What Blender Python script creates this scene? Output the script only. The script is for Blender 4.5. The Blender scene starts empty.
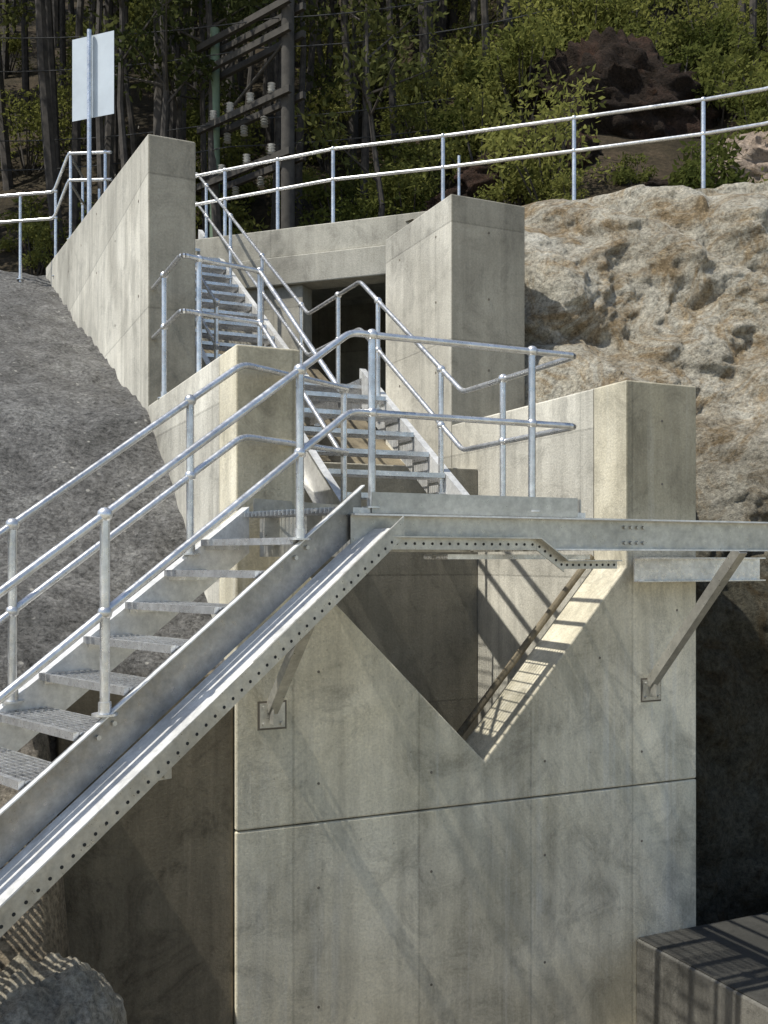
import bpy, math, random
from mathutils import Vector, noise, Quaternion
random.seed(7)
S=bpy.context.scene
S.view_settings.view_transform='Standard'; S.view_settings.look='None'; S.view_settings.exposure=0
# ---------------------------------------------------------------- frame
a=math.radians(24.5); CD=(math.cos(a),math.sin(a)); CN=(-math.sin(a),math.cos(a))
D=Vector((CD[0],CD[1],0)); N=Vector((CN[0],CN[1],0)); UP=Vector((0,0,1))
O=Vector((-.07,5.78,0))
def L(u,v,z): return O+D*u+N*v+UP*z
R2=math.sqrt(.5)
def F1(t,w,z): return Vector((-.12-R2*t-R2*w, 5.76-R2*t+R2*w, z))
def zd(t): return .444-.703*t
def sm(x,a_,b_):
    t=max(0,min(1,(x-a_)/(b_-a_))); return t*t*(3-2*t)
# ---------------------------------------------------------------- materials
def newmat(n):
    m=bpy.data.materials.new(n); m.use_nodes=True; nt=m.node_tree; nt.nodes.clear()
    o=nt.nodes.new('ShaderNodeOutputMaterial'); b=nt.nodes.new('ShaderNodeBsdfPrincipled')
    nt.links.new(b.outputs[0],o.inputs[0]); return m,nt,b,o
def coord(nt,scale):
    tc=nt.nodes.new('ShaderNodeTexCoord'); mp=nt.nodes.new('ShaderNodeMapping'); mp.inputs['Scale'].default_value=scale
    nt.links.new(tc.outputs['Object'],mp.inputs[0]); return mp.outputs[0]
def nz(nt,vec,sc,det=5,rough=.6,dist=0):
    n=nt.nodes.new('ShaderNodeTexNoise'); n.inputs['Scale'].default_value=sc; n.inputs['Detail'].default_value=det
    n.inputs['Roughness'].default_value=rough; n.inputs['Distortion'].default_value=dist
    nt.links.new(vec,n.inputs['Vector']); return n.outputs['Fac']
def ramp(nt,fac,stops):
    r=nt.nodes.new('ShaderNodeValToRGB'); e=r.color_ramp.elements
    while len(e)<len(stops): e.new(.5)
    for i,(p,c) in enumerate(stops):
        e[i].position=p; e[i].color=(c[0],c[1],c[2],1)if hasattr(c,'__len__') else (c,c,c,1)
    nt.links.new(fac,r.inputs[0]); return r.outputs[0]
def mix(nt,mode,f,A,B):
    m=nt.nodes.new('ShaderNodeMix'); m.data_type='RGBA'; m.blend_type=mode
    for s,val in ((0,f),(6,A),(7,B)):
        if hasattr(val,'is_output') : nt.links.new(val,m.inputs[s])
        else: m.inputs[s].default_value= val if s==0 else (val[0],val[1],val[2],1)
    return m.outputs[2]
def math_(nt,op,A,B=0.0,C=None):
    m=nt.nodes.new('ShaderNodeMath'); m.operation=op
    for i,x in enumerate((A,B,C)):
        if x is None: continue
        if hasattr(x,'is_output'): nt.links.new(x,m.inputs[i])
        else: m.inputs[i].default_value=x
    return m.outputs[0]
def dotc(nt,vec,geo=False):
    if geo: src=nt.nodes.new('ShaderNodeNewGeometry').outputs['True Normal']
    else: src=nt.nodes.new('ShaderNodeTexCoord').outputs['Object']
    dt=nt.nodes.new('ShaderNodeVectorMath'); dt.operation='DOT_PRODUCT'
    nt.links.new(src,dt.inputs[0]); dt.inputs[1].default_value=vec; return dt.outputs['Value']
def mrange(nt,x,a0,a1,b0=0,b1=1):
    mr=nt.nodes.new('ShaderNodeMapRange'); nt.links.new(x,mr.inputs[0])
    for i,k in enumerate((a0,a1,b0,b1)): mr.inputs[i+1].default_value=k
    return mr.outputs[0]
def bump(nt,b,h,st,dist=.02):
    n=nt.nodes.new('ShaderNodeBump'); n.inputs['Strength'].default_value=st; n.inputs['Distance'].default_value=dist
    nt.links.new(h,n.inputs['Height']); nt.links.new(n.outputs[0],b.inputs['Normal'])
def concrete(name,c1,c2,streak=.5,joints=(),stain=.5,drip=0,front_shade=None):
    m,nt,b,o=newmat(name)
    p=coord(nt,(1,1,1)); ps=coord(nt,(3.2,3.2,.25)); 
    big=nz(nt,p,1.1,6,.65,.4); col=ramp(nt,big,[(.3,c1),(.7,c2)])
    st=ramp(nt,nz(nt,ps,1.6,7,.7,.2),[(.36,1-streak*.5),(.6,1.08)])
    col=mix(nt,'MULTIPLY',1,col,st)
    blot=ramp(nt,nz(nt,p,2.4,9,.78,.8),[(.36,1-stain*.5),(.5,1),(.75,1.1)]); col=mix(nt,'MULTIPLY',1,col,blot)
    bl2=ramp(nt,nz(nt,p,.55,4,.6,.3),[(.38,1-stain*.4),(.6,1.06)]); col=mix(nt,'MULTIPLY',1,col,bl2)
    if drip:
        pd=coord(nt,(7,7,.2)); dr=ramp(nt,nz(nt,pd,1.3,6,.7,.3),[(.54,0),(.72,1)])
        msk=ramp(nt,nz(nt,p,.8,4,.6),[(.42,0),(.6,1)])
        f=math_(nt,'MULTIPLY',math_(nt,'MULTIPLY',dr,msk),drip); col=mix(nt,'MIX',f,col,(.7,.68,.6))
    fine=nz(nt,p,55,4,.7); col=mix(nt,'MULTIPLY',1,col,ramp(nt,fine,[(.3,.84),(.7,1.12)]))
    h=math_(nt,'MULTIPLY_ADD',big,.6,fine)
    vor=nt.nodes.new('ShaderNodeTexVoronoi'); vor.inputs['Scale'].default_value=7; nt.links.new(p,vor.inputs['Vector'])
    pits=ramp(nt,vor.outputs['Distance'],[(.03,.6),(.06,1)]); col=mix(nt,'MULTIPLY',.7,col,pits)
    for ax,sp,off,stg in joints:
        q=math_(nt,'MULTIPLY_ADD',dotc(nt,{'u':D,'v':N,'z':UP}[ax]),1/sp,off)
        f=math_(nt,'FRACT',q)
        g=math_(nt,'ABSOLUTE',math_(nt,'SUBTRACT',f,.5)); wob=math_(nt,'MULTIPLY_ADD',math_(nt,'SUBTRACT',fine,.5),.008,g)
        ln=ramp(nt,wob,[(.004/sp,1-stg),(.012/sp,1)]); col=mix(nt,'MULTIPLY',1,col,ln)
        h=math_(nt,'MULTIPLY_ADD',ln,.7,h)
        wn=nt.nodes.new('ShaderNodeTexWhiteNoise'); wn.noise_dimensions='1D'
        nt.links.new(math_(nt,'FLOOR',math_(nt,'ADD',q,.5)),wn.inputs['W'])
        col=mix(nt,'MULTIPLY',1,col,ramp(nt,wn.outputs['Value'],[(0,.88),(1,1.06)]))
    if front_shade:   # shade of the downstream (-N) faces, painted into the colour
        z0,z1,am=front_shade
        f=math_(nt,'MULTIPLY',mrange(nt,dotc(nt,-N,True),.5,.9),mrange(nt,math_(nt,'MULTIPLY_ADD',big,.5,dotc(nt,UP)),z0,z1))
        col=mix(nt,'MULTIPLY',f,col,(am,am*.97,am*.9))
    nt.links.new(col,b.inputs['Base Color']); b.inputs['Roughness'].default_value=.88
    b.inputs['Specular IOR Level'].default_value=.25
    bump(nt,b,h,.45,.012); return m
def shot(name,c1,c2,c3,sc=1,bs=.8,speck=False,cf=1.0,dist=.035,light_tint=None,stain=None):
    m,nt,b,o=newmat(name); p=coord(nt,(1,1,1))
    big=nz(nt,p,.8*sc,8,.7,.5); col=ramp(nt,big,[(.3,c1),(.5,c2),(.72,c3)])
    fine=nz(nt,p,22*sc,7,.8); col=mix(nt,'MULTIPLY',1,col,ramp(nt,fine,[(.34,1-.5*cf),(.5,1),(.68,1+.5*cf)]))
    med=nz(nt,p,6*sc,6,.75); col=mix(nt,'MULTIPLY',1,col,ramp(nt,med,[(.3,.7),(.7,1.25)]))
    if stain:
        s2=ramp(nt,nz(nt,p,1.5,8,.78,1.4),[(.46,0),(.60,1)]); col=mix(nt,'MULTIPLY',s2,col,stain)
    if speck:
        v=nt.nodes.new('ShaderNodeTexVoronoi'); v.inputs['Scale'].default_value=9; v.inputs['Randomness'].default_value=1; nt.links.new(p,v.inputs['Vector'])
        sp=ramp(nt,v.outputs['Distance'],[(.09,1),(.16,0)])
        msk=ramp(nt,nz(nt,p,2.3,5,.7),[(.47,0),(.56,1)])
        col=mix(nt,'MIX',mix(nt,'MULTIPLY',1,sp,msk),col,(.55,.53,.48))
    if light_tint:  # lit and shaded tone of the low part, painted into the colour
        z0,z1,dc=light_tint; t=math_(nt,'MULTIPLY_ADD',math_(nt,'SUBTRACT',big,.5),1.6,dotc(nt,UP))
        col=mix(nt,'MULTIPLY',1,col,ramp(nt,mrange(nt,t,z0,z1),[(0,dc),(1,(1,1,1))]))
    nt.links.new(col,b.inputs['Base Color']); b.inputs['Roughness'].default_value=.95; b.inputs['Specular IOR Level'].default_value=.15
    h=math_(nt,'MULTIPLY_ADD',med,1.6,fine); bump(nt,b,h,bs,dist); return m
def steel(name,c=.5,met=.75,r=.38,tint=(1,1,1)):
    m,nt,b,o=newmat(name); p=coord(nt,(1,1,1)); n1=nz(nt,p,18,6,.75)
    col=ramp(nt,n1,[(.3,[c*.75*t for t in tint]),(.7,[min(1,c*1.15*t) for t in tint])])
    n2=nz(nt,p,2.5,5,.7); col=mix(nt,'MULTIPLY',1,col,ramp(nt,n2,[(.35,.75),(.6,1.05)]))
    nt.links.new(col,b.inputs['Base Color']); b.inputs['Metallic'].default_value=met
    rr=ramp(nt,nz(nt,p,30,4,.6),[(.3,r-.1),(.7,r+.12)]); nt.links.new(rr,b.inputs['Roughness']); return m
def plain(name,c,r=.8,met=0,nsc=8,var=.25):
    m,nt,b,o=newmat(name); p=coord(nt,(1,1,1)); n1=nz(nt,p,nsc,5,.65)
    nt.links.new(ramp(nt,n1,[(.3,[x*(1-var) for x in c]),(.7,[x*(1+var) for x in c])]),b.inputs['Base Color'])
    b.inputs['Roughness'].default_value=r; b.inputs['Metallic'].default_value=met; return m
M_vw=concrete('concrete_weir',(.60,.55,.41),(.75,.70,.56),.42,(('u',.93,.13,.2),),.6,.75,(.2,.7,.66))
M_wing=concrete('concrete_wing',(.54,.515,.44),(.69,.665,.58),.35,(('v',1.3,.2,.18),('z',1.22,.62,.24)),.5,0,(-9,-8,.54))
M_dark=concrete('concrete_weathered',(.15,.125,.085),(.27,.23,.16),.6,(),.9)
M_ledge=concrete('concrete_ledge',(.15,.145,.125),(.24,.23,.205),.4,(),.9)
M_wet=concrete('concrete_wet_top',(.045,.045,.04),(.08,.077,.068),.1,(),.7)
M_slope=shot('shotcrete_slope_mat',(.12,.118,.11),(.21,.205,.195),(.34,.335,.315),1.1,1.0,True,1.5,.06,(-1.7,-.7,(1.7,1.45,1.1)))  # low rock brightened and browned: sunlight painted into its colour
M_rock=shot('shotcrete_rock_mat',(.30,.27,.21),(.46,.425,.345),(.58,.555,.475),1,1.0,False,1.2,.055,(-.2,1.6,(.20,.20,.18)),(.66,.54,.40))  # shade below the walkway painted in as a darker low part
M_rock2=shot('lit_rock_mat',(.28,.25,.19),(.40,.36,.28),(.50,.46,.38),1.6,1.0,False,1.2,.03)
M_brown=shot('earth_rock_mat',(.16,.12,.09),(.28,.22,.17),(.38,.31,.25),.8,1.0)
M_boul=shot('boulder_mat',(.018,.014,.011),(.045,.032,.024),(.12,.065,.045),.9,1.0,False,1.2,.12)
M_ground=shot('ground_mat',(.38,.34,.25),(.48,.44,.34),(.56,.52,.42),.8,.6)
M_litter=shot('forest_floor_mat',(.018,.015,.01),(.04,.032,.019),(.08,.058,.038),.5,.9)
M_st=steel('galvanised_steel',.76,.78,.31,(1,1,.99))
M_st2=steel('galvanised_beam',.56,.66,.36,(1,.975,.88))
M_web_shade=steel('galvanised_web_shade',.34,.78,.36,(1,.96,.88))  # same galvanising, darkened: the web's shade is in the colour
M_flg_lit=steel('galvanised_flange_lit',.82,.35,.40,(1,.995,.96))  # same galvanising, lightened: sunlight on flanges and stringers is in the colour
M_hole=plain('bolt_hole_dark',(.02,.02,.02))
M_plug=plain('tie_hole_plug',(.16,.14,.11))
M_bark=plain('bark',(.05,.043,.036),.9,0,6,.6)
M_pole=plain('timber_pole_mat',(.05,.045,.038),.9,0,5,.4)
M_poleg=plain('painted_pole_mat',(.12,.17,.11),.6,0,5,.25)
M_ins=plain('porcelain',(.6,.6,.58),.3)
M_sign=plain('sign_panel_mat',(.52,.57,.6),.45,.2,3,.08)
M_cable=plain('cable_mat',(.04,.04,.04))
def leafmat(name,c1,c2):
    m=bpy.data.materials.new(name); m.use_nodes=True; nt=m.node_tree; nt.nodes.clear()
    o=nt.nodes.new('ShaderNodeOutputMaterial'); d=nt.nodes.new('ShaderNodeBsdfDiffuse'); t=nt.nodes.new('ShaderNodeBsdfTranslucent')
    mx=nt.nodes.new('ShaderNodeMixShader'); mx.inputs[0].default_value=.45
    oi=nt.nodes.new('ShaderNodeObjectInfo'); p=coord(nt,(1,1,1)); n=nz(nt,p,.9,4,.7)
    f=math_(nt,'MULTIPLY_ADD',oi.outputs['Random'],.5,math_(nt,'MULTIPLY',n,.6))
    c=ramp(nt,f,[(.2,c1),(.8,c2)])
    nt.links.new(c,d.inputs[0]); nt.links.new(c,t.inputs[0])
    nt.links.new(d.outputs[0],mx.inputs[1]); nt.links.new(t.outputs[0],mx.inputs[2]); nt.links.new(mx.outputs[0],o.inputs[0]); return m
M_leaf=leafmat('eucalypt_leaf',(.03,.04,.016),(.12,.13,.045))
M_shrub=leafmat('shrub_leaf',(.05,.07,.018),(.25,.255,.075))
# ---------------------------------------------------------------- mesh builder
class MB:
    def __init__(s): s.v=[];s.f=[];s.m=[]
    def add(s,vs,fs,mi=0):
        k=len(s.v); s.v+= [tuple(x) for x in vs]; s.f+=[tuple(i+k for i in f) for f in fs]; s.m+=[mi]*len(fs)
    def hexa(s,b,t,mi=0):
        s.add(list(b)+list(t),[(3,2,1,0),(4,5,6,7),(0,1,5,4),(1,2,6,5),(2,3,7,6),(3,0,4,7)],mi)
    def bar(s,P,Q,side,s0,s1,h0,h1,mi=0,up=UP):
        c=lambda X,a_,h: X+side*a_+up*h
        s.hexa([c(P,s0,h0),c(Q,s0,h0),c(Q,s1,h0),c(P,s1,h0)],[c(P,s0,h1),c(Q,s0,h1),c(Q,s1,h1),c(P,s1,h1)],mi)
    def lbox(s,u0,u1,v0,v1,z0,z1,mi=0):
        s.hexa([L(u0,v0,z0),L(u1,v0,z0),L(u1,v1,z0),L(u0,v1,z0)],[L(u0,v0,z1),L(u1,v0,z1),L(u1,v1,z1),L(u0,v1,z1)],mi)
    def tube(s,P,Q,r,r2=None,n=10,mi=0,cap=True):
        P=Vector(P);Q=Vector(Q); r2=r if r2 is None else r2
        ax=(Q-P).normalized(); q=ax.orthogonal().normalized(); w=ax.cross(q)
        vs=[]
        for X,rr in((P,r),(Q,r2)):
            for i in range(n):
                t=2*math.pi*i/n; vs.append(X+(q*math.cos(t)+w*math.sin(t))*rr)
        fs=[(i,(i+1)%n,n+(i+1)%n,n+i) for i in range(n)]
        if cap: fs+=[tuple(range(n-1,-1,-1)),tuple(range(n,2*n))]
        s.add(vs,fs,mi)
    def ball(s,C,r,n=10,mi=0):
        C=Vector(C); m=n//2; vs=[C+UP*r]
        for j in range(1,m):
            ph=math.pi*j/m
            for i in range(n):
                t=2*math.pi*i/n; vs.append(C+Vector((math.sin(ph)*math.cos(t),math.sin(ph)*math.sin(t),math.cos(ph)))*r)
        vs.append(C-UP*r); fs=[(0,1+i,1+(i+1)%n) for i in range(n)]
        for j in range(m-2):
            for i in range(n): fs.append((1+j*n+i,1+(j+1)*n+i,1+(j+1)*n+(i+1)%n,1+j*n+(i+1)%n))
        k=1+(m-2)*n; e=len(vs)-1
        fs+=[(k+i,e,k+(i+1)%n) for i in range(n)]; s.add(vs,fs,mi)
    def path(s,pts,r,mi=0):
        P=[Vector(p) for p in pts]; out=[P[0]]
        for i in range(1,len(P)-1):
            A,B,C=P[i-1],P[i],P[i+1]; d1=(A-B); d2=(C-B); k=min(.07,d1.length*.4,d2.length*.4)
            a1=B+d1.normalized()*k; a2=B+d2.normalized()*k
            for q in range(5):
                t=q/4; out.append(a1*(1-t)**2+B*2*t*(1-t)+a2*t*t)
        out.append(P[-1])
        for i in range(len(out)-1): s.tube(out[i],out[i+1],r,n=10,mi=mi,cap=(i in(0,len(out)-2)))
    def post(s,base,top,r=.023,mid=None,mi=0):
        base=Vector(base); top=Vector(top)
        s.tube(base,top,r,n=12,mi=mi); s.ball(top,.037,12,mi)
        if mid is not None: s.ball(mid,.035,12,mi)
        s.tube(base,base+UP*.06,.03,n=12,mi=mi)
        s.tube(base-UP*.002,base+UP*.008,.06,n=12,mi=mi)
    def make(s,name,mats,parent=None,bevel=0,smooth=False):
        me=bpy.data.meshes.new(name); me.from_pydata(s.v,[],s.f)
        for m in (mats if isinstance(mats,(list,tuple)) else [mats]): me.materials.append(m)
        me.polygons.foreach_set('material_index',s.m)
        me.validate(); me.update()
        o=bpy.data.objects.new(name,me); S.collection.objects.link(o)
        if smooth:
            for p in me.polygons: p.use_smooth=True
            md=o.modifiers.new('es','EDGE_SPLIT'); md.split_angle=math.radians(38)
        if bevel:
            b=o.modifiers.new('bv','BEVEL'); b.width=bevel; b.segments=2; b.limit_method='ANGLE'
        if parent: o.parent=parent
        return o
def empty(name):
    e=bpy.data.objects.new(name,None); S.collection.objects.link(e); return e
def prism(mb,poly,ext,mi=0):
    n=len(poly); vs=list(poly)+[p+ext for p in poly]
    nrm=Vector((0,0,0))
    for i in range(n): nrm+=poly[i].cross(poly[(i+1)%n])
    fs=[tuple(range(n)),tuple(range(2*n-1,n-1,-1))]+[(i,i+n,(i+1)%n+n,(i+1)%n) for i in range(n)]
    if nrm.dot(ext)>0: fs=[tuple(reversed(f)) for f in fs]
    mb.add(vs,fs,mi)
# ---------------------------------------------------------------- weir wall
weir=empty('concrete_weir_wall')
mb=MB(); prof=[(-.52,-1.757),(3.3,-1.757),(3.3,1.40),(2.6,1.40),(2.6,-.05),(1.337,-1.46),(-.08,-.04),(-.08,1.4),(-.52,1.4)]
prism(mb,[L(u,1.0,z) for u,z in prof],N*.42); mb.make('notched_upper_lift',M_vw,weir,.012)
mb=MB(); mb.lbox(-.52,3.3,1.0,1.42,-4.2,-1.766); mb.make('lower_lift',M_vw,weir,.01)
mb=MB(); mb.lbox(-.5,3.28,1.02,1.4,-1.9,-1.5); mb.make('joint_core',M_dark,weir)
mb=MB()
mb.tube(L(1.33,1.42,-1.36),L(2.58,1.42,.03),.028); mb.make('notch_seal_pipe',M_dark,weir)
mb=MB()
for u,z in((.05,-.75),(.05,-1.5),(.9,-1.5),(1.85,-1.5),(2.75,-1.5),(2.35,-.75),(3.1,-.4),(.05,-2.2),(.9,-2.2),(1.85,-2.2),(2.75,-2.2),(.05,-3),(.9,-3),(1.85,-3),(2.95,.6),(2.95,1.1)):
    mb.tube(L(u,1.003,z),L(u,.998,z),.010,n=10)
mb.make('tie_hole_plugs',M_plug,weir)
lw=empty('concrete_wing_wall')
mb=MB(); mb.lbox(-.52,-.08,1.424,3.85,-2,1.4); mb.make('left_wing',M_wing,lw,.014)
rw=empty('concrete_wing_wall.001')
mb=MB(); mb.lbox(2.6,3.3,1.424,3.85,-4,1.4); mb.make('right_wing',M_wing,rw,.014)
ab=empty('concrete_abutment')
mb=MB(); prism(mb,[L(-.52,3.856,0),L(-.52,12.5,0),L(-.52,12.5,4.95),L(-.52,3.856,3.87)],D*.44); mb.make('tall_wall',M_wing,ab,.014)
mb=MB()
for v in(4.3,5.6,6.9,8.2,9.5):
    for z in(1.6,2.5,3.4,4.1):
        if z>.45*(v-3.85)+1.5: mb.tube(L(-.518,v,z),L(-.523,v,z),.014,n=8)
mb.make('tie_hole_plugs',M_plug,ab)
ab2=empty('concrete_abutment.001')
mb=MB(); mb.lbox(2.6,3.5,3.856,5.5,-1,3.8); mb.make('tall_wall',M_wing,ab2,.014)
mb=MB()
for v in(4.2,5.1):
    for z in(2.0,2.75,3.45): mb.tube(L(2.602,v,z),L(2.597,v,z),.014,n=8)
for z in(2.0,2.75,3.45): mb.tube(L(3.05,3.858,z),L(3.05,3.853,z),.014,n=8)
mb.make('tie_hole_plugs',M_plug,ab2)
mb=MB(); mb.lbox(-.078,2.598,3.3,3.7,-4,.9); mb.make('concrete_cross_wall',M_wing,None,.012)
mb=MB(); prism(mb,[L(-.078,3.72,.4),L(-.078,8.6,3.1),L(-.078,8.6,2.4),L(-.078,3.72,-.3)],D*2.7); mb.make('concrete_chute',M_dark,None)
E=Vector((.9418,-.336,0)); EN=Vector((-.336,-.9418,0)); C0=Vector((-2.3,14.3,0))
hw=empty('concrete_head_wall')
mb=MB(); mb.bar(C0-E*.8,C0+E*3.9,EN,-.3,.05,4.22,4.62); mb.make('coping_band',M_wing,hw,.014)
mb=MB(); mb.bar(C0-E*.8,C0+E*3.9,EN,-.3,.10,3.82,4.215); mb.make('lintel',M_wing,hw,.014)
mb=MB(); mb.bar(C0-E*.8,C0+E*1.25,EN,-.3,.02,0,3.815); mb.bar(C0+E*2.6,C0+E*4.2,EN,-.3,.02,0,3.815); mb.bar(C0-E*.8,C0+E*4.2,EN,-3.2,-3.0,0,4.4); mb.bar(C0-E*.8,C0+E*4.2,EN,-3.0,-.31,4.3,4.45); mb.bar(C0-E*1.0,C0-E*.82,EN,-3.2,-.31,0,4.4); mb.make('recess_walls',M_wing,hw)
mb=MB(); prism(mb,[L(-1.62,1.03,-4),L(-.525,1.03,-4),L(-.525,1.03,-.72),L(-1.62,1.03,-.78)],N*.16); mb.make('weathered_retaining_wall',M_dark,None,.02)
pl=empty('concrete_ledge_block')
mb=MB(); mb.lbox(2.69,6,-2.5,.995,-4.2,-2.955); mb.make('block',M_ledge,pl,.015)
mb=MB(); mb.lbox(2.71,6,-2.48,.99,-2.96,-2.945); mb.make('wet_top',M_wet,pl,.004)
# ---------------------------------------------------------------- terrain
def grid(name,nu,nv,fn,mat,smooth=True):
    vs=[fn(i/(nu-1),j/(nv-1)) for j in range(nv) for i in range(nu)]
    fs=[(j*nu+i,j*nu+i+1,(j+1)*nu+i+1,(j+1)*nu+i) for j in range(nv-1) for i in range(nu-1)]
    m=MB(); m.add(vs,fs); o=m.make(name,mat)
    if smooth:
        for p in o.data.polygons: p.use_smooth=True
    return o
def fr(p,o=5): return noise.fractal(Vector(p),1.0,2.0,o)
K=[(-8,-5.5),(-4,-4),(-1,-2.4),(1,-.8),(2.25,.15),(3.85,1.31),(12.7,4.85),(20,4.85)]
def f(v):
    for (a0,z0),(a1,z1) in zip(K,K[1:]):
        if v<=a1: return z0+(z1-z0)*(v-a0)/(a1-a0)
    return K[-1][1]
def slope(s,t):
    u=-.5-25*(1-s)**2.6; v=-5+18.5*t
    z=(f(v-.15)+f(v)+f(v+.15))/3
    z+= .12*fr((u*.7,v*.7,3),4)+.045*fr((u*3.5,v*3.5,1),5)
    low=1-sm(v,.6,1.0)
    z+=low*(.18*fr((u*1.8,v*1.8,7),5)+.08*fr((u*6,v*6,2),4))
    w=.12*noise.noise(Vector((v*2.5,0,5)))+.07*noise.noise(Vector((v*8,1,5)))
    if v<1.15: z-=3.2*sm(u+w,-1.80,-1.40)
    return L(u,v,z)
grid('shotcrete_slope',300,300,slope,M_slope)
def vc(u): return max(1.9,8.68-.97*(u-1.5))
def ridg(p,e):
    q=noise.noise(Vector(p)); return math.sqrt(q*q+e*e)-e
def rock(s,t):
    if t<.86:
        q=t/.86; z=-4.2+8.70*q; h=max(0,(z+.4)/4.95)
        u=3.08+.37*sm(z,1.5,2.6)+14*s**1.7
        vt=max(1.9,vc(u)-.80); v=1.55+(vt-1.55)*h**1.1
        v+=1.0*math.exp(-((u-3.2)/.55)**2)*sm(z,.8,1.7)*(1-sm(z,3,4.5))
        if z>3.4: v+= (z-3.4)**2*.52
        am=.75 if z>0 else .3
        am*=sm(u,3.1,3.7)*.85+.15
        wu=u+.35*noise.noise(Vector((u*.9,z*.9,31))); wz=z+.35*noise.noise(Vector((u*.9,z*.9,47)))
        dsp=am*(fr((u*.6,z*.6,9),3)*.5+1.1*ridg((wu*.85,wz*.85,2),.045)+.40*ridg((wu*2.1,wz*1.9,8),.05)+.14*ridg((wu*5,wz*5,5),.03)+.07*fr((u*8,z*8,4),4)-.34)
        v-=dsp
        if u<3.32 and z<1.45: v=max(v,1.5)
        v=min(v,vc(u)-.05)
        z+=.08*fr((u*1.3,z*1.3,20),3)
    else:
        u=3.45+14*s**1.7
        q=(t-.86)/.14; v=vc(u)-.05+.9*q; z=4.50+.10*fr((u*1.3,v*2,20),4)
    return L(u,v,z)
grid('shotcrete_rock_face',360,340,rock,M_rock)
def yc(x):
    y=14.3-.357*(x+2.3)
    if x<-2.7: y=y+ (17.2-y)*sm(-x,3.4,5.0)
    return max(y,8)
def hz(x,y):
    y0=19.3-4.2*sm(x,-.5,4); z=4.58+.2*sm(-x,2.5,5)
    r=max(0,y-y0); z+= .82*r+ (.35*fr((x*.25,y*.25,0),4))*min(1,r/2)+.05*fr((x*2,y*2,0),4)
    return z
def hill(s,t):
    x=(abs(2*s-1)**1.8)*75*(1 if s>.5 else -1)
    off=.35*sm(x,.9,1.6)
    if t==0: return Vector((x,yc(x)+.15+off,4.40 if -2.6<x<1.0 else 1.0))
    y=yc(x)+.02+off+ (t**2.2)*85
    return Vector((x,y,hz(x,y)-(.06 if t<.05 else 0)))
grid('hillside',220,150,hill,M_litter)
def gnd(s,t):
    x=(abs(2*s-1)**3)*450*(1 if s>.5 else -1); y=5+(abs(2*t-1)**3)*450*(1 if t>.5 else -1)
    z=-3.65+1.95*(1-sm(y,3.0,4.3))+.05*fr((x*.7,y*.7,0),3)
    return Vector((x,y,z))
grid('ground',120,240,gnd,M_ground)
def boulder(name,c,r,seed,mat,rough=1.0):
    def fn(s,t):
        th=2*math.pi*s; ph=math.pi*t; d=Vector((math.sin(ph)*math.cos(th),math.sin(ph)*math.sin(th),math.cos(ph)))
        k=1+rough*(.3*noise.noise(d*1.3+Vector((seed,0,0)))-.35*abs(noise.noise(d*2.4+Vector((seed,4,0))))+.16*abs(noise.noise(d*6+Vector((seed,9,0))))+.06*fr(d*9,4))
        if rough>=1: k=round(k*9)/9*.35+k*.65
        return Vector(c)+Vector((d.x*r[0],d.y*r[1],d.z*r[2]))*k
    return grid(name,110,70,fn,mat)
boulder('boulder',(4.8,21.0,9.0),(2.1,1.6,1.8),3,M_boul)
boulder('boulder',(7.0,17.0,6.3),(1.8,1.2,.9),8,M_brown)
boulder('boulder',(3.0,19.2,7.3),(1.4,1.0,.8),5,M_boul)
boulder('boulder',(5.6,17.6,6.2),(1.3,.9,.5),11,M_boul)
boulder('boulder',(1.6,19.5,6.7),(.9,.6,.5),15,M_boul)
boulder('rock_outcrop',(-1.50,4.35,-2.42),(.42,.42,.66),26,M_rock2,.45)
# ---------------------------------------------------------------- stair flights
def grate(mb,P,along,across,width,depth,th=.03):
    nb=9
    for i in range(nb):
        o=depth*i/(nb-1)
        t=.006 if 0<i<nb-1 else .01
        mb.bar(P+along*o,P+along*o+across*width,along,-t/2,t/2,-th,0)
    k=int(width/.075)
    for i in range(k+1):
        q=P+across*(width*i/k); mb.bar(q,q+along*depth,across,-.003,.003,-.012,-.001)
    mb.bar(P,P+across*width,along,-.03,.0,-.035,.003)
    for q in(P+across*.003,P+across*(width-.003)): mb.bar(q,q+along*depth,across,-.003,.003,-.06,0)
st1=empty('steel_staircase')
d1=Vector((-R2,-R2,0)); ac=Vector((-R2,R2,0)); OUT=-ac
mb=MB(); t=.2+.256; z=.3-.18
while z>-1.75:
    P=F1(t+.03,.012,z); grate(mb,P,-d1,ac,.86,.27); t+=.256; z-=.18
mb.make('treads',M_st,st1)
T0=F1(.02,0,zd(.02)+.0); T1=F1(3.15,0,zd(3.15))
mb=MB()
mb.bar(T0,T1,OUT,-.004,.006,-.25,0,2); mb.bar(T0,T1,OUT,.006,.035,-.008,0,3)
mb.bar(T0+d1*-.03,T1,OUT,.006,.23,-.265,-.251,3)
mb.bar(T0+d1*-.12+UP*.085,T1,OUT,.22,.232,-.385,-.266)
for i in range(60):
    tt=.0+i*.052; c=F1(tt,0,zd(tt)-.345)+OUT*.232; mb.tube(c-OUT*.004,c+OUT*.0015,.0085,n=8,mi=1)
for tt in(.475,1.645,2.8):
    for k in(-.04,.04):
        c=F1(tt+k,0,zd(tt+k)-.07)+OUT*.006; mb.tube(c,c+OUT*.014,.013,n=6)
mb.make('outer_stringer',[M_st2,M_hole,M_web_shade,M_flg_lit],st1)
I0=F1(.15,.88,zd(.2)+.0); I1=F1(3.05,.88,zd(3.05))
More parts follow.
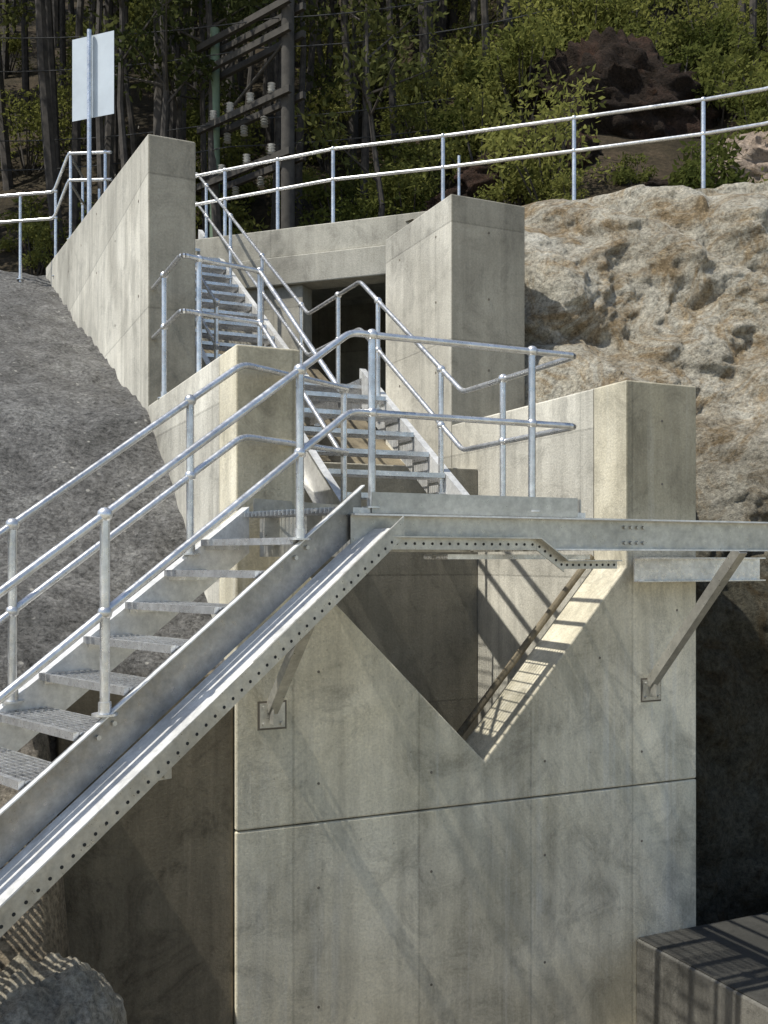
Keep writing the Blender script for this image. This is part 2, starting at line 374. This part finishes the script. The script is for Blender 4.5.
mb=MB(); mb.bar(I0,I1,OUT,-.006,.004,-.26,.03); mb.bar(I0,I1,OUT,-.07,-.006,.022,.03); mb.bar(I0,I1,OUT,-.07,-.006,-.26,-.252); mb.make('inner_stringer',M_flg_lit,st1)
ld=empty('steel_landing')
mb=MB(); v=-.03
def um(v):
    if v<.755: return -.24-.377*(v+.067)
    if v<1.3: return -.55+.93*(v-.755)/.545
    return .38
while v<1.47:
    mb.bar(L(um(v),v,.30),L(1.47,v,.30),N,-.003,.003,-.032,0); v+=.035
u=-.5
while u<1.47:
    vs_=[k*.05 for k in range(0,30) if um(k*.05)<=u]
    if vs_: mb.bar(L(u,min(vs_),.294),L(u,max(vs_),.294),D,-.003,.003,-.012,0)
    u+=.1
mb.make('deck_grating',M_st,ld)
mb=MB()
mb.bar(L(-.02,-.045,.3),L(1.40,-.045,.3),N,-.003,.003,-.03,.09)
mb.bar(L(1.485,.04,.3),L(1.485,1.47,.3),D,-.003,.003,-.03,.09)
mb.bar(F1(.1,.9,.3),L(.36,1.3,.3),N,-.003,.003,-.03,.09)
mb.make('toe_plates',M_st2,ld)
mb=MB(); F0=L(-.16,-.06,0); FE=L(3.9,-.06,0); MN=-N
mb.bar(F0,FE,MN,-.004,.006,.06,.262); mb.bar(F0,FE,MN,.006,.07,.252,.262,1); mb.bar(F0,FE,MN,.006,.075,.06,.07,1)
for u in(1.75,1.8,1.85,1.9):
    for z in(.11,.21): mb.tube(L(u,-.06,z)+MN*.006,L(u,-.06,z)+MN*.02,.012,n=6)
mb.make('front_beam',[M_st2,M_flg_lit],ld)
mb=MB()
mb.bar(L(.02,1.44,0),L(1.47,1.44,0),N,-.004,.004,.06,.262)
for vv in(.25,.62,1.0): mb.bar(L(um(vv)+.05,vv,0),L(1.46,vv,0),N,-.004,.004,.09,.262); mb.bar(L(um(vv)+.05,vv,0),L(1.46,vv,0),N,.004,.06,.09,.097)
mb.bar(L(1.46,-.05,0),L(1.46,1.44,0),D,-.004,.004,.06,.262)
mb.bar(L(.0,-.05,0),L(-.0,1.2,0),D,-.004,.004,.06,.262)
mb.bar(F1(.06,0,.0),F1(.06,.88,0),d1,-.004,.004,.02,.262)
mb.make('joists',M_st2,ld)
mb=MB()
def pstrip(P,Q,h,n):
    P=Vector(P);Q=Vector(Q); mb.bar(P,Q,MN,0,.008,-h,0); mb.bar(P,Q,MN,.008,.06,-.008,0)
    for i in range(n):
        c=P.lerp(Q,(i+.5)/n)-UP*h*.55+MN*.008; mb.tube(c-MN*.003,c+MN*.0015,.0085,n=8,mi=1)
pstrip(L(.0,-.15,.135),L(1.02,-.15,.135),.075,18); pstrip(L(1.02,-.152,.135),L(1.22,-.152,.0),.075,5); pstrip(L(1.22,-.15,.0),L(1.62,-.15,.0),.055,9)
mb.make('perforated_angle',[M_st2,M_hole],ld)
mb=MB(); 
for k in range(10): mb.bar(L(.55,.1+k*.035,.035),L(1.6,.1+k*.035,.035),N,-.003,.003,-.03,0)
for k in range(12): mb.bar(L(.55+k*.095,.1,.03),L(.55+k*.095,.42,.03),D,-.003,.003,-.02,0)
mb.make('lower_step_grating',M_st,ld)
mb=MB(); B0=L(2.62,.93,0); B1=L(3.9,.93,0)
mb.bar(B0,B1,MN,-.004,.006,-.17,.02); mb.bar(B0,B1,MN,.006,.07,.01,.02); mb.bar(B0,B1,MN,.006,.07,-.17,-.16); mb.make('wall_beam',M_st,ld)
def bracket(par,W,T):
    m=MB(); ax=(T-W).normalized(); sd=D; up=ax.cross(sd).normalized()
    m.bar(W,T,sd,-.035,.035,-.004,.004,up=up); m.bar(W,T,sd,-.035,-.027,.004,.07,up=up)
    m.bar(W-D*.085-UP*.08+MN*.0,W+D*.085-UP*.08,MN,.002,.014,0,.16)
    for dx in(-.06,.06):
        for dz in(-.055,.055): c=W+D*dx+UP*dz+MN*.014; m.tube(c,c+MN*.014,.012,n=6)
    m.bar(W-D*.02-UP*.05,W-D*.02+MN*.09-UP*.05,D,-.004,.004,0,.1)
    m.make('support_bracket',M_st2,par)
    g=MB(); g.bar(W-D*.1-UP*.095,W+D*.1-UP*.095,MN,-.01,.0015,0,.19); g.make('grout_pad',M_plug,par)
bracket(ld,L(2.84,1.0,-1.02),L(2.84,.02,.05)); bracket(ld,L(-.276,1.0,-1.02),L(-.276,.08,-.2))
m=MB(); c=F1(1.45,0,zd(1.45)-.385)+OUT*.19; m.bar(c-d1*.04,c+d1*.04,OUT,-.05,.0,-.05,.0); m.tube(c+OUT*.02-UP*.03,c-OUT*.08-UP*.03,.013); m.make('cleat',M_st2,st1)
st2=empty('steel_staircase.001')
def upflight(v0,z0,v1,z1,n,u0,u1,hi):
    mb=MB(); g=(v1-v0)/n; r=(z1-z0)/n
    for i in range(1,n): grate(mb,L(u0+.01,v0+g*i-g+.03,z0+r*i),N,D,u1-u0-.02,.27)
    mb.make('treads',M_st,st2)
    for uu,sg in((u0,-1),(u1,1)):
        mb=MB(); P=L(uu,v0-.12,z0-.03); Q=L(uu,v1+.05,z1+.02)
        mb.bar(P,Q,D*sg,-.004,.005,-.20,hi); mb.bar(P,Q,D*sg,.005,.06,hi-.008,hi); mb.bar(P,Q,D*sg,.005,.06,-.20,-.192)
        mb.make('stringer',M_flg_lit,st2)
upflight(1.5,.30,3.5,1.67,7,.42,1.44,.15)
upflight(4.9,1.67,9.8,4.87,16,.42,1.44,.18)
mb=MB(); v=3.5
while v<4.92: mb.bar(L(.42,v,1.67),L(1.44,v,1.67),N,-.003,.003,-.032,0); v+=.035
mb.bar(L(.42,3.5,1.66),L(.42,4.92,1.66),D,-.004,.004,-.2,.08); mb.bar(L(1.44,3.5,1.66),L(1.44,4.92,1.66),D,-.004,.004,-.2,.08)
mb.make('intermediate_landing',M_st,st2)
mb=MB(); v=9.8
while v<11: mb.bar(L(.1,v,4.87),L(1.9,v,4.87),N,-.003,.003,-.032,0); v+=.05
mb.bar(L(.1,9.8,4.87),L(1.9,9.8,4.87),N,-.004,.004,-.2,0)
mb.make('top_landing',M_st,st2)
# ---------------------------------------------------------------- handrails
def zr(t): return 1.364-.703*t
hr=empty('pipe_handrail'); mb=MB(); r=.0205
for dz in(0,-.45):
    mb.path([F1(3.0,0,zr(3.0)+dz),F1(.10,0,1.296+dz),L(0,0,1.30+dz),L(1.43,0.0,1.30+dz),L(1.43,1.5,1.30+dz),L(1.42,3.5,2.66+dz),L(1.42,4.93,2.67+dz),L(1.42,9.9,5.95+dz),L(1.42,11,5.95+dz)],r)
for t in(.475,1.645,2.8): mb.post(F1(t,0,zd(t)),F1(t,0,zr(t)),mid=F1(t,0,zr(t)-.45))
for u in(0,1.09): mb.post(L(u,0,.30),L(u,0,1.30),mid=L(u,0,.85))
def prz(v):
    if v<1.5: return 1.30
    if v<3.5: return 1.30+(v-1.5)*.68
    if v<4.93: return 2.665
    return 2.67+(v-4.93)*.66
for v in(.89,1.84,3.08,4.06,5.16,6.58,8.0,9.3): mb.post(L(1.42,v,prz(v)-1.0),L(1.42,v,prz(v)),mid=L(1.42,v,prz(v)-.45))
mb.make('outer_rail',M_st,hr,smooth=True)
mb=MB()
for dz in(0,-.45):
    mb.path([F1(3.0,.88,zr(3.0)+dz),F1(.2,.88,1.223+dz),L(.38,1.3,1.22+dz)],r)
    mb.path([L(.38,1.42,1.22+dz),L(.30,3.1,2.52+dz),L(-.1,2.95,2.5+dz),L(-.47,2.75,2.47+dz),L(-.47,3.86,2.47+dz)],r)
for t in(.586,1.68,2.8): mb.post(F1(t,.88,zd(t)),F1(t,.88,zr(t)),mid=F1(t,.88,zr(t)-.45))
mb.post(L(.38,1.36,.3),L(.38,1.36,1.22),mid=L(.38,1.36,.77))
mb.post(L(.3,3.1,1.5),L(.3,3.1,2.52),mid=L(.3,3.1,2.07))
mb.post(L(-.3,2.85,1.4),L(-.3,2.85,2.48),mid=L(-.3,2.85,2.03)); mb.post(L(-.47,3.4,1.4),L(-.47,3.4,2.47),mid=L(-.47,3.4,2.02))
mb.path([L(.42,4.95,2.67),L(.42,9.9,5.95)],r); mb.path([L(.42,4.95,2.22),L(.42,9.9,5.5)],r)
for v in(5.0,6.6,8.2,9.8): mb.post(L(.42,v,prz(v)-1.0),L(.42,v,prz(v)),mid=L(.42,v,prz(v)-.45))
mb.make('inner_rail',M_st,hr,smooth=True)
gr=empty('crest_guard_rail'); mb=MB()
cp=[(-2.305,14.5),(-.70,13.75),(.786,13.33),(2.43,12.79),(3.92,12.28)]
ext=[(4.63,12.1,5.70),(5.2,11.95,5.85),(6.2,11.8,6.25),(8,11.6,6.9)]
for dz in(0,-.42): mb.path([Vector((-3.3,14.9,5.62+dz))]+[Vector((x,y,5.65+dz)) for x,y in cp]+[Vector((x,y,z+dz)) for x,y,z in ext],.025)
for x,y in cp+[(-1.5,14.12),(.9,13.36)]:
    if x==.9: mb.tube((x+.1,y,4.45),(x+.1,y,5.4),.02)
    else: mb.post((x,y,4.45),(x,y,5.65),.027,(x,y,5.23))
mb.post((5.6,11.9,4.4),(5.6,11.9,6.0),.024); mb.make('rails',M_st,gr,smooth=True)
gr2=empty('crest_guard_rail.001'); mb=MB()
for dz in(0,-.42):
    mb.path([(-9.5,16.2,5.65+dz),(-5.25,15.9,5.85+dz),(-4.95,15.7,6.38+dz),(-4.2,15.4,6.28+dz)],.025)
    mb.path([(-4.95,15.7,6.38+dz),(-5.0,17,6.3+dz)],.022)
for x,y,z in((-7.3,16.05,5.75),(-5.8,15.95,5.82),(-5.22,15.9,5.86),(-4.92,15.7,6.38),(-5.0,16.6,6.33),(-4.3,15.43,6.29)): mb.tube((x,y,z-2.2),(x,y,z-1.2),.024); mb.post((x,y,z-1.35),(x,y,z),.024,(x,y,z-.42))
mb.make('rails',M_st,gr2,smooth=True)
# ---------------------------------------------------------------- sign
sg=empty('sign_board'); mb=MB(); mb.tube((-4.42,15.0,4.0),(-4.42,15.0,7.95),.035); mb.tube((-4.3,15.1,4.0),(-4.3,15.1,5.6),.02); mb.make('sign_post',M_st,sg,smooth=True)
mb=MB(); c=Vector((-4.38,15.06,7.28)); sd=Vector((.93,-.36,0)); fn_=Vector((-.36,-.93,0))
mb.bar(c-sd*.38,c+sd*.38,fn_,.0,.006,-.62,.62); mb.make('sign_panel',M_sign,sg)
# ---------------------------------------------------------------- power poles
pp=empty('power_pole_frame'); P1=Vector((-1.73,18,4.4)); P2=Vector((-3.28,19.4,4.4))
mb=MB(); mb.tube(P1,P1+UP*12,.13,.1,12); mb.make('timber_pole',M_pole,pp,smooth=True)
mb=MB(); mb.tube(P2,P2+UP*5.9,.11,.09,12); mb.make('green_pole',M_poleg,pp,smooth=True)
mb=MB(); dd=(P2-P1).normalized(); sd=dd.cross(UP)
for z in(9.95,9.45,8.35,7.25): 
    A=Vector((P1.x,P1.y,z))-dd*.25; B=Vector((P2.x,P2.y,z))+dd*.3
    for s_ in(-.17,.17): mb.bar(A,B,sd,s_-.04,s_+.04,-.06,.06)
mb.tube(Vector((P1.x,P1.y,9.4)),Vector((P2.x,P2.y,8.35)),.03)
mb.make('crossarms',M_pole,pp)
mb=MB()
for z,ks in((8.35,(.12,.4,.68,.92)),(7.25,(.12,.45,.8))):
    for k in ks:
        for s_,up_ in((-.17,1),(.17,-1)):
            q=Vector((P1.x,P1.y,z)).lerp(Vector((P2.x,P2.y,z)),k)+sd*s_
            for i in range(4): mb.tube(q+UP*up_*(.06+.05*i),q+UP*up_*(.09+.05*i),.03,.075,10)
mb.make('insulators',M_ins,pp,smooth=True)
mb=MB()
def wire(A,B,sag,r=.012):
    A=Vector(A);B=Vector(B); n=16; p=[A.lerp(B,i/n)-UP*sag*4*(i/n)*(1-i/n) for i in range(n+1)]
    for i in range(n): mb.tube(p[i],p[i+1],r,n=5,cap=False)
for k,(z,x2) in enumerate(((9.9,9),(9.5,10),(8.3,11),(7.9,12))):
    q=Vector((P1.x,P1.y,z)).lerp(Vector((P2.x,P2.y,z)),.2+.2*k); wire(q,(x2,26+k,z+7.5),.7); wire(q,(-16,23+k,z+3),.6)
mb.make('cables',M_cable,pp)
# ---------------------------------------------------------------- trees
def leaves(vs,fs,c,rad,n,size):
    for _ in range(n):
        while True:
            p=Vector((random.uniform(-1,1),random.uniform(-1,1),random.uniform(-1,1)))
            if p.length<1: break
        p=Vector((p.x*rad,p.y*rad,p.z*rad*.7))+c
        d=Vector((random.gauss(0,1),random.gauss(0,1),random.gauss(-.3,.8))).normalized(); w=d.orthogonal().normalized()
        w.rotate(Quaternion(d,random.uniform(0,6.28))); s=size*random.uniform(.6,1.4)
        k=len(vs); vs+=[tuple(p),tuple(p+d*s*.5+w*s*.2),tuple(p+d*s),tuple(p+d*s*.5-w*s*.2)]; fs.append((k,k+1,k+2,k+3))
def treemesh(name,H,low):
    mb=MB(); lv=[];lf=[]
    x=y=0; pts=[Vector((0,0,-.5))]
    n=7
    for i in range(1,n+1): x+=random.gauss(0,.1);y+=random.gauss(0,.1); pts.append(Vector((x,y,H*i/n)))
    r0=.06+H*.005
    for i in range(n): mb.tube(pts[i],pts[i+1],r0*(1-i/(n+1)),r0*(1-(i+1)/(n+1)),7,0,False)
    for k in range(12):
        h=random.uniform(low,1.0); i=min(n-1,int(h*n)); b=pts[i].lerp(pts[i+1],h*n-i)
        an=random.uniform(0,6.28); ln=random.uniform(.6,2.1)*(1.25-h*.5)
        e=b+Vector((math.cos(an)*ln,math.sin(an)*ln,ln*random.uniform(.3,.9)))
        mb.tube(b,e,.035,.012,5,0,False)
        leaves(lv,lf,e,random.uniform(.4,.85),75,.22); leaves(lv,lf,b.lerp(e,.65)+Vector((0,0,random.uniform(-.3,.3))),.45,25,.2)
    mb.add(lv,lf,1)
    me=bpy.data.meshes.new(name); me.from_pydata(mb.v,[],mb.f); me.materials.append(M_bark); me.materials.append(M_leaf); me.polygons.foreach_set('material_index',mb.m); me.update(); return me
def shrubmesh(name,R):
    mb=MB(); lv=[];lf=[]
    for k in range(13):
        an=random.uniform(0,6.28); ln=random.uniform(.3,1)*R; e=Vector((math.cos(an)*ln*.8,math.sin(an)*ln*.8,random.uniform(.3,1.4)*R))
        mb.tube((0,0,-.3),e,.03,.01,5,0,False); leaves(lv,lf,e,R*random.uniform(.22,.45),130,.12)
    mb.add(lv,lf,1)
    me=bpy.data.meshes.new(name); me.from_pydata(mb.v,[],mb.f); me.materials.append(M_bark); me.materials.append(M_shrub); me.polygons.foreach_set('material_index',mb.m); me.update(); return me
TM=[treemesh('eucalypt_mesh',h,lo) for h,lo in((11,.35),(13,.45),(9,.3),(15,.6),(12,.5))]
SM=[shrubmesh('shrub_mesh',r) for r in(1.0,1.3,.8)]
fo=empty('forest_trees'); un=empty('forest_undergrowth')
def inst(me,x,y,z,s,par,nm):
    o=bpy.data.objects.new(nm,me); S.collection.objects.link(o); o.location=(x,y,z); o.scale=(s,s,s*random.uniform(.9,1.15)); o.rotation_euler=(random.gauss(0,.03),random.gauss(0,.03),random.uniform(0,6.28)); o.parent=par
cnt=0
while cnt<265:
    y=19+30*random.random()**1.25; x=random.uniform(-.52,.48)*y
    if x>0 and y<23: continue
    if 1<x<8 and y<26 and random.random()<.6: continue
    if abs(x-P1.x)<1.3 and y<21: continue
    inst(random.choice(TM if x>-3 else TM[3:]+TM[:2]),x,y,hz(x,y)-.2,random.uniform(.75,1.15),fo,'eucalypt'); cnt+=1
cnt=0
while cnt<190:
    y=16+28*random.random()**1.3; x=random.uniform(-.5,.5)*y
    y0=19.3-4.2*sm(x,-.5,4)
    if y<y0+.6: continue
    if 3.0<x<6.6 and y<21 and random.random()<.92: continue
    if x<-1 and random.random()<.5: continue
    inst(random.choice(SM),x,y,hz(x,y)-.1,random.uniform(.5,1.25),un,'shrub'); cnt+=1
for x,y,s in((2.0,20.5,1.0),(2.9,21,1.2),(3.3,22.6,1.3),(6.9,20.5,1.2),(7.8,20,1.3),(8.4,18.5,.9),(4.2,23.5,1.3),(6.0,23.6,1.4),(2.4,18.3,.6),(4.4,17.6,.5),(6.6,17.8,.5),(.8,20.3,.9),(-.3,20.6,1.0),(.4,22.5,1.2),(1.3,24,1.3),(1.2,22,.9),(2.2,24.5,1.3),(1.8,17.4,.4),(3.2,16.9,.45)):
    inst(random.choice(SM),x,y,hz(x,y)-.1,s,un,'shrub')
# ---------------------------------------------------------------- light
w=bpy.data.worlds.new("World"); S.world=w; w.use_nodes=True; nt=w.node_tree
bg=nt.nodes['Background']; sk=nt.nodes.new('ShaderNodeTexSky'); sk.sky_type='NISHITA'; sk.sun_disc=False
phi=math.radians(3); el=math.radians(60)
h=(-D*math.cos(phi)-N*math.sin(phi)); sv=h*math.cos(el)+UP*math.sin(el)
sk.sun_elevation=el; sk.sun_rotation=math.atan2(h.x,h.y); nt.links.new(sk.outputs[0],bg.inputs[0]); bg.inputs[1].default_value=.15
sl=bpy.data.lights.new('sun','SUN'); sl.energy=5.0; sl.angle=math.radians(.5); sl.color=(1,.96,.87)
so=bpy.data.objects.new('sun',sl); S.collection.objects.link(so); so.rotation_euler=sv.to_track_quat('Z','Y').to_euler()
# ---------------------------------------------------------------- camera
cm=bpy.data.cameras.new('camera'); cm.sensor_width=36; cm.lens=36*1000/1024; cm.shift_y=48/1024; cm.clip_end=2000; cm.clip_start=.05
co=bpy.data.objects.new('camera',cm); S.collection.objects.link(co); co.rotation_euler=(math.radians(90),0,0); S.camera=co
